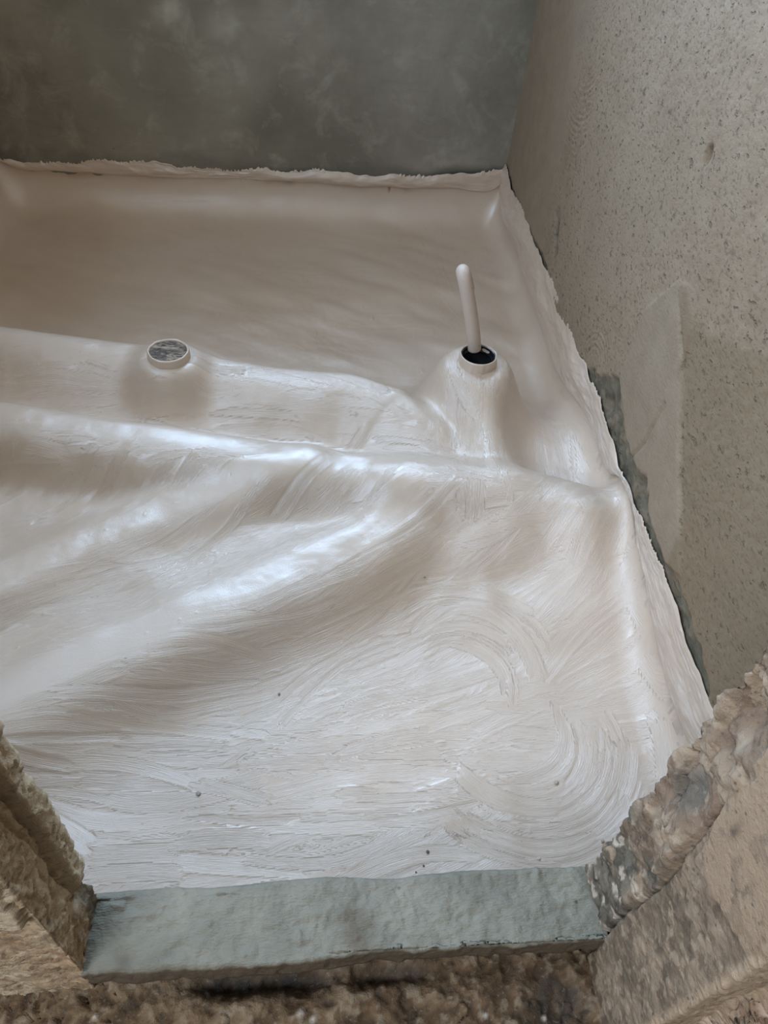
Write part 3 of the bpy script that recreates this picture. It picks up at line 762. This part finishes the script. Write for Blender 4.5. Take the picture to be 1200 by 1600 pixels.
# pale smears left inside the rim
def smear(a0, a1, r0, r1, z0, z1):
    sm = bmesh.new(); pv = None
    for q in np.linspace(a0, a1, 14):
        w = math.sin((q - a0) / (a1 - a0) * math.pi) ** .5
        rm = (r0 + r1) / 2; zm = (z0 + z1) / 2
        A = sm.verts.new((math.cos(q) * (rm + (r0 - rm) * w), math.sin(q) * (rm + (r0 - rm) * w), zm + (z0 - zm) * w))
        B = sm.verts.new((math.cos(q) * (rm + (r1 - rm) * w), math.sin(q) * (rm + (r1 - rm) * w), zm + (z1 - zm) * w))
        if pv: sm.faces.new((pv[0], pv[1], B, A))
        pv = (A, B)
    me = bpy.data.meshes.new('paint_smear'); sm.to_mesh(me); sm.free()
    o = link('paint_smear', me, M_PVC, dp); o['label'] = 'pale paint smear on the black ring'
smear(.55, 1.15, RO - .0086, RO - .0135, .0345, .0225)
smear(1.55, 1.75, RO - .0086, RO - .0120, .0345, .0245)
smear(3.0, 3.5, RO - .0086, RO - .0125, .0345, .0235)
cp = bpy.data.objects.new('capped_pipe', None); COL.objects.link(cp); cp.location = (PIPE_B[0], PIPE_B[1], -.14)
tag(cp, 'round pipe stub in the coated ridge, its mouth plugged with smeared grey cement', 'pipe')
lathe('collar', [(.064, -.045), (.0625, -.01), (RO + .003, .014), (RO + .002, .030), (RO, .034), (RO - .003, .0345), (RO - .005, .031), (RO - .0055, .02)], (0, 0, 0), M_MEM2, cp, 96, .0016, 9)
n = 60; gx = np.linspace(-RO + .002, RO - .002, n); GX, GY = np.meshgrid(gx, gx)
rr = np.hypot(GX, GY); rlim = (RO - .003) * (1 - .03 * np.clip(fbm(np.arctan2(GY, GX) * 5, rr * 0, seed=6), 0, 1)); sc_ = np.where(rr > rlim, rlim / np.maximum(rr, 1e-6), 1)
GX2, GY2 = GX * sc_, GY * sc_
GZ = .030 + .003 * fbm(GX2 * 60, GY2 * 140, seed=12, octv=4) - .0008
grid_mesh('cement_plug', np.stack([GX2, GY2, GZ], -1), mat=M_PLUG, parent=cp)

# thin bent conduit standing in the rim of the open drain pipe
cd = bpy.data.objects.new('conduit_pipe', None); COL.objects.link(cd); cd.location = (.486, 1.965, -.16)
tag(cd, 'thin cream plastic conduit, speckled with dirt, bent over above the open drain pipe', 'pipe')
path = [aty(u, v, y) for u, v, y in ((741.5, 546, 1.957), (740.5, 530, 1.958), (738, 508, 1.960), (734, 480, 1.963), (729.5, 455, 1.968), (725.5, 436, 1.977), (723.5, 426, 1.992),
                                     (723.5, 424, 2.010), (725, 428, 2.030), (728, 438, 2.044), (731, 452, 2.052))]
def tube(name, path, r, mat, parent, nseg=20, cap=True, thick=None):
    pts = np.array(path)
    t_ = np.arange(len(pts)); q = np.linspace(0, len(pts) - 1, len(pts) * 6)
    def cr(i, col):      # Catmull-Rom
        out = []
        for s in q:
            k = min(int(s), len(pts) - 2); f_ = s - k
            p0, p1, p2, p3 = pts[max(k - 1, 0)], pts[k], pts[k + 1], pts[min(k + 2, len(pts) - 1)]
            out.append(.5 * ((2 * p1) + (-p0 + p2) * f_ + (2 * p0 - 5 * p1 + 4 * p2 - p3) * f_ ** 2 + (-p0 + 3 * p1 - 3 * p2 + p3) * f_ ** 3))
        return np.array(out)
    C = cr(0, 0); bm = bmesh.new(); rings = []
    up = np.array([1.0, 0, 0])
    for k, c_ in enumerate(C):
        tg = C[min(k + 1, len(C) - 1)] - C[max(k - 1, 0)]; tg /= np.linalg.norm(tg)
        u_ = up - (up @ tg) * tg; u_ /= np.linalg.norm(u_); v_ = np.cross(tg, u_)
        rings.append([bm.verts.new((c_ + r * (math.cos(a) * u_ + math.sin(a) * v_)).tolist()) for a in np.linspace(0, 2 * math.pi, nseg, endpoint=False)])
    for a, b_ in zip(rings[:-1], rings[1:]):
        for j in range(nseg):
            fc = bm.faces.new((a[j], a[(j + 1) % nseg], b_[(j + 1) % nseg], b_[j])); fc.smooth = True
    if cap:
        bm.faces.new(rings[0][::-1]); bm.faces.new(rings[-1])
    me = bpy.data.meshes.new(name); bm.to_mesh(me); bm.free()
    return par(link(name, me, mat), cd)
tube('tube', path, .0205, M_PVC, cd)
tube('inner_tube', [path[-1] + (0, 0, .006), path[-1] + (0, 0, -.006)], .0160, M_BLK, cd)

# ================================================================== crumbs on the coating
def crumb(name, loc, s, col, label, group=None, seed=0):
    bm = bmesh.new(); bmesh.ops.create_icosphere(bm, subdivisions=2, radius=1)
    rg = np.random.default_rng(seed)
    for v in bm.verts: v.co = v.co * (s * rg.uniform(.75, 1.2)); v.co.z *= .6
    me = bpy.data.meshes.new(name); bm.to_mesh(me); bm.free()
    o = link(name, me, simple('crumb_%s' % name, col, .8)); o.location = loc
    return tag(o, label, 'crumb', None, group)
def floor_pt(u, v):
    z = -.39
    for _ in range(12):
        p = atz(u, v, z); z = float(floor_h(np.array([p[0]]), np.array([p[1]]))[0])
    return (p[0], p[1], z)
for k, (u, v, s, lab, col) in enumerate([
    (869, 1223, .0050, 'tan sandy crumb on the white floor below the swirling brush arcs', (.45, .38, .28)),
    (310, 1240, .0050, 'grey crumb on the white floor above the left end of the threshold', (.42, .38, .32)),
    (668, 1331, .0035, 'small dark crumb on the white floor just behind the middle of the threshold', (.16, .14, .11)),
    (662, 1353, .0022, 'tiny black speck on the white floor against the threshold edge', (.08, .07, .06)),
    (650, 1363, .0018, 'tiniest dark speck touching the threshold edge', (.08, .07, .06)),
    (941, 1314, .0040, 'tan crumb on the white floor close to the right door jamb', (.48, .41, .30)),
    (436, 1085, .0032, 'small brown crumb on the white floor below the long pale ridge', (.28, .23, .17)),
    (663, 902, .0035, 'brown crumb on the beige slope below the pipe junction', (.30, .24, .18)),
    (842, 1342, .0040, 'cream lump on the white floor near the right end of the threshold', (.60, .55, .46))]):
    p = floor_pt(u, v); crumb('crumb', (p[0], p[1], p[2] + s * .45), s, col, lab, None, k)
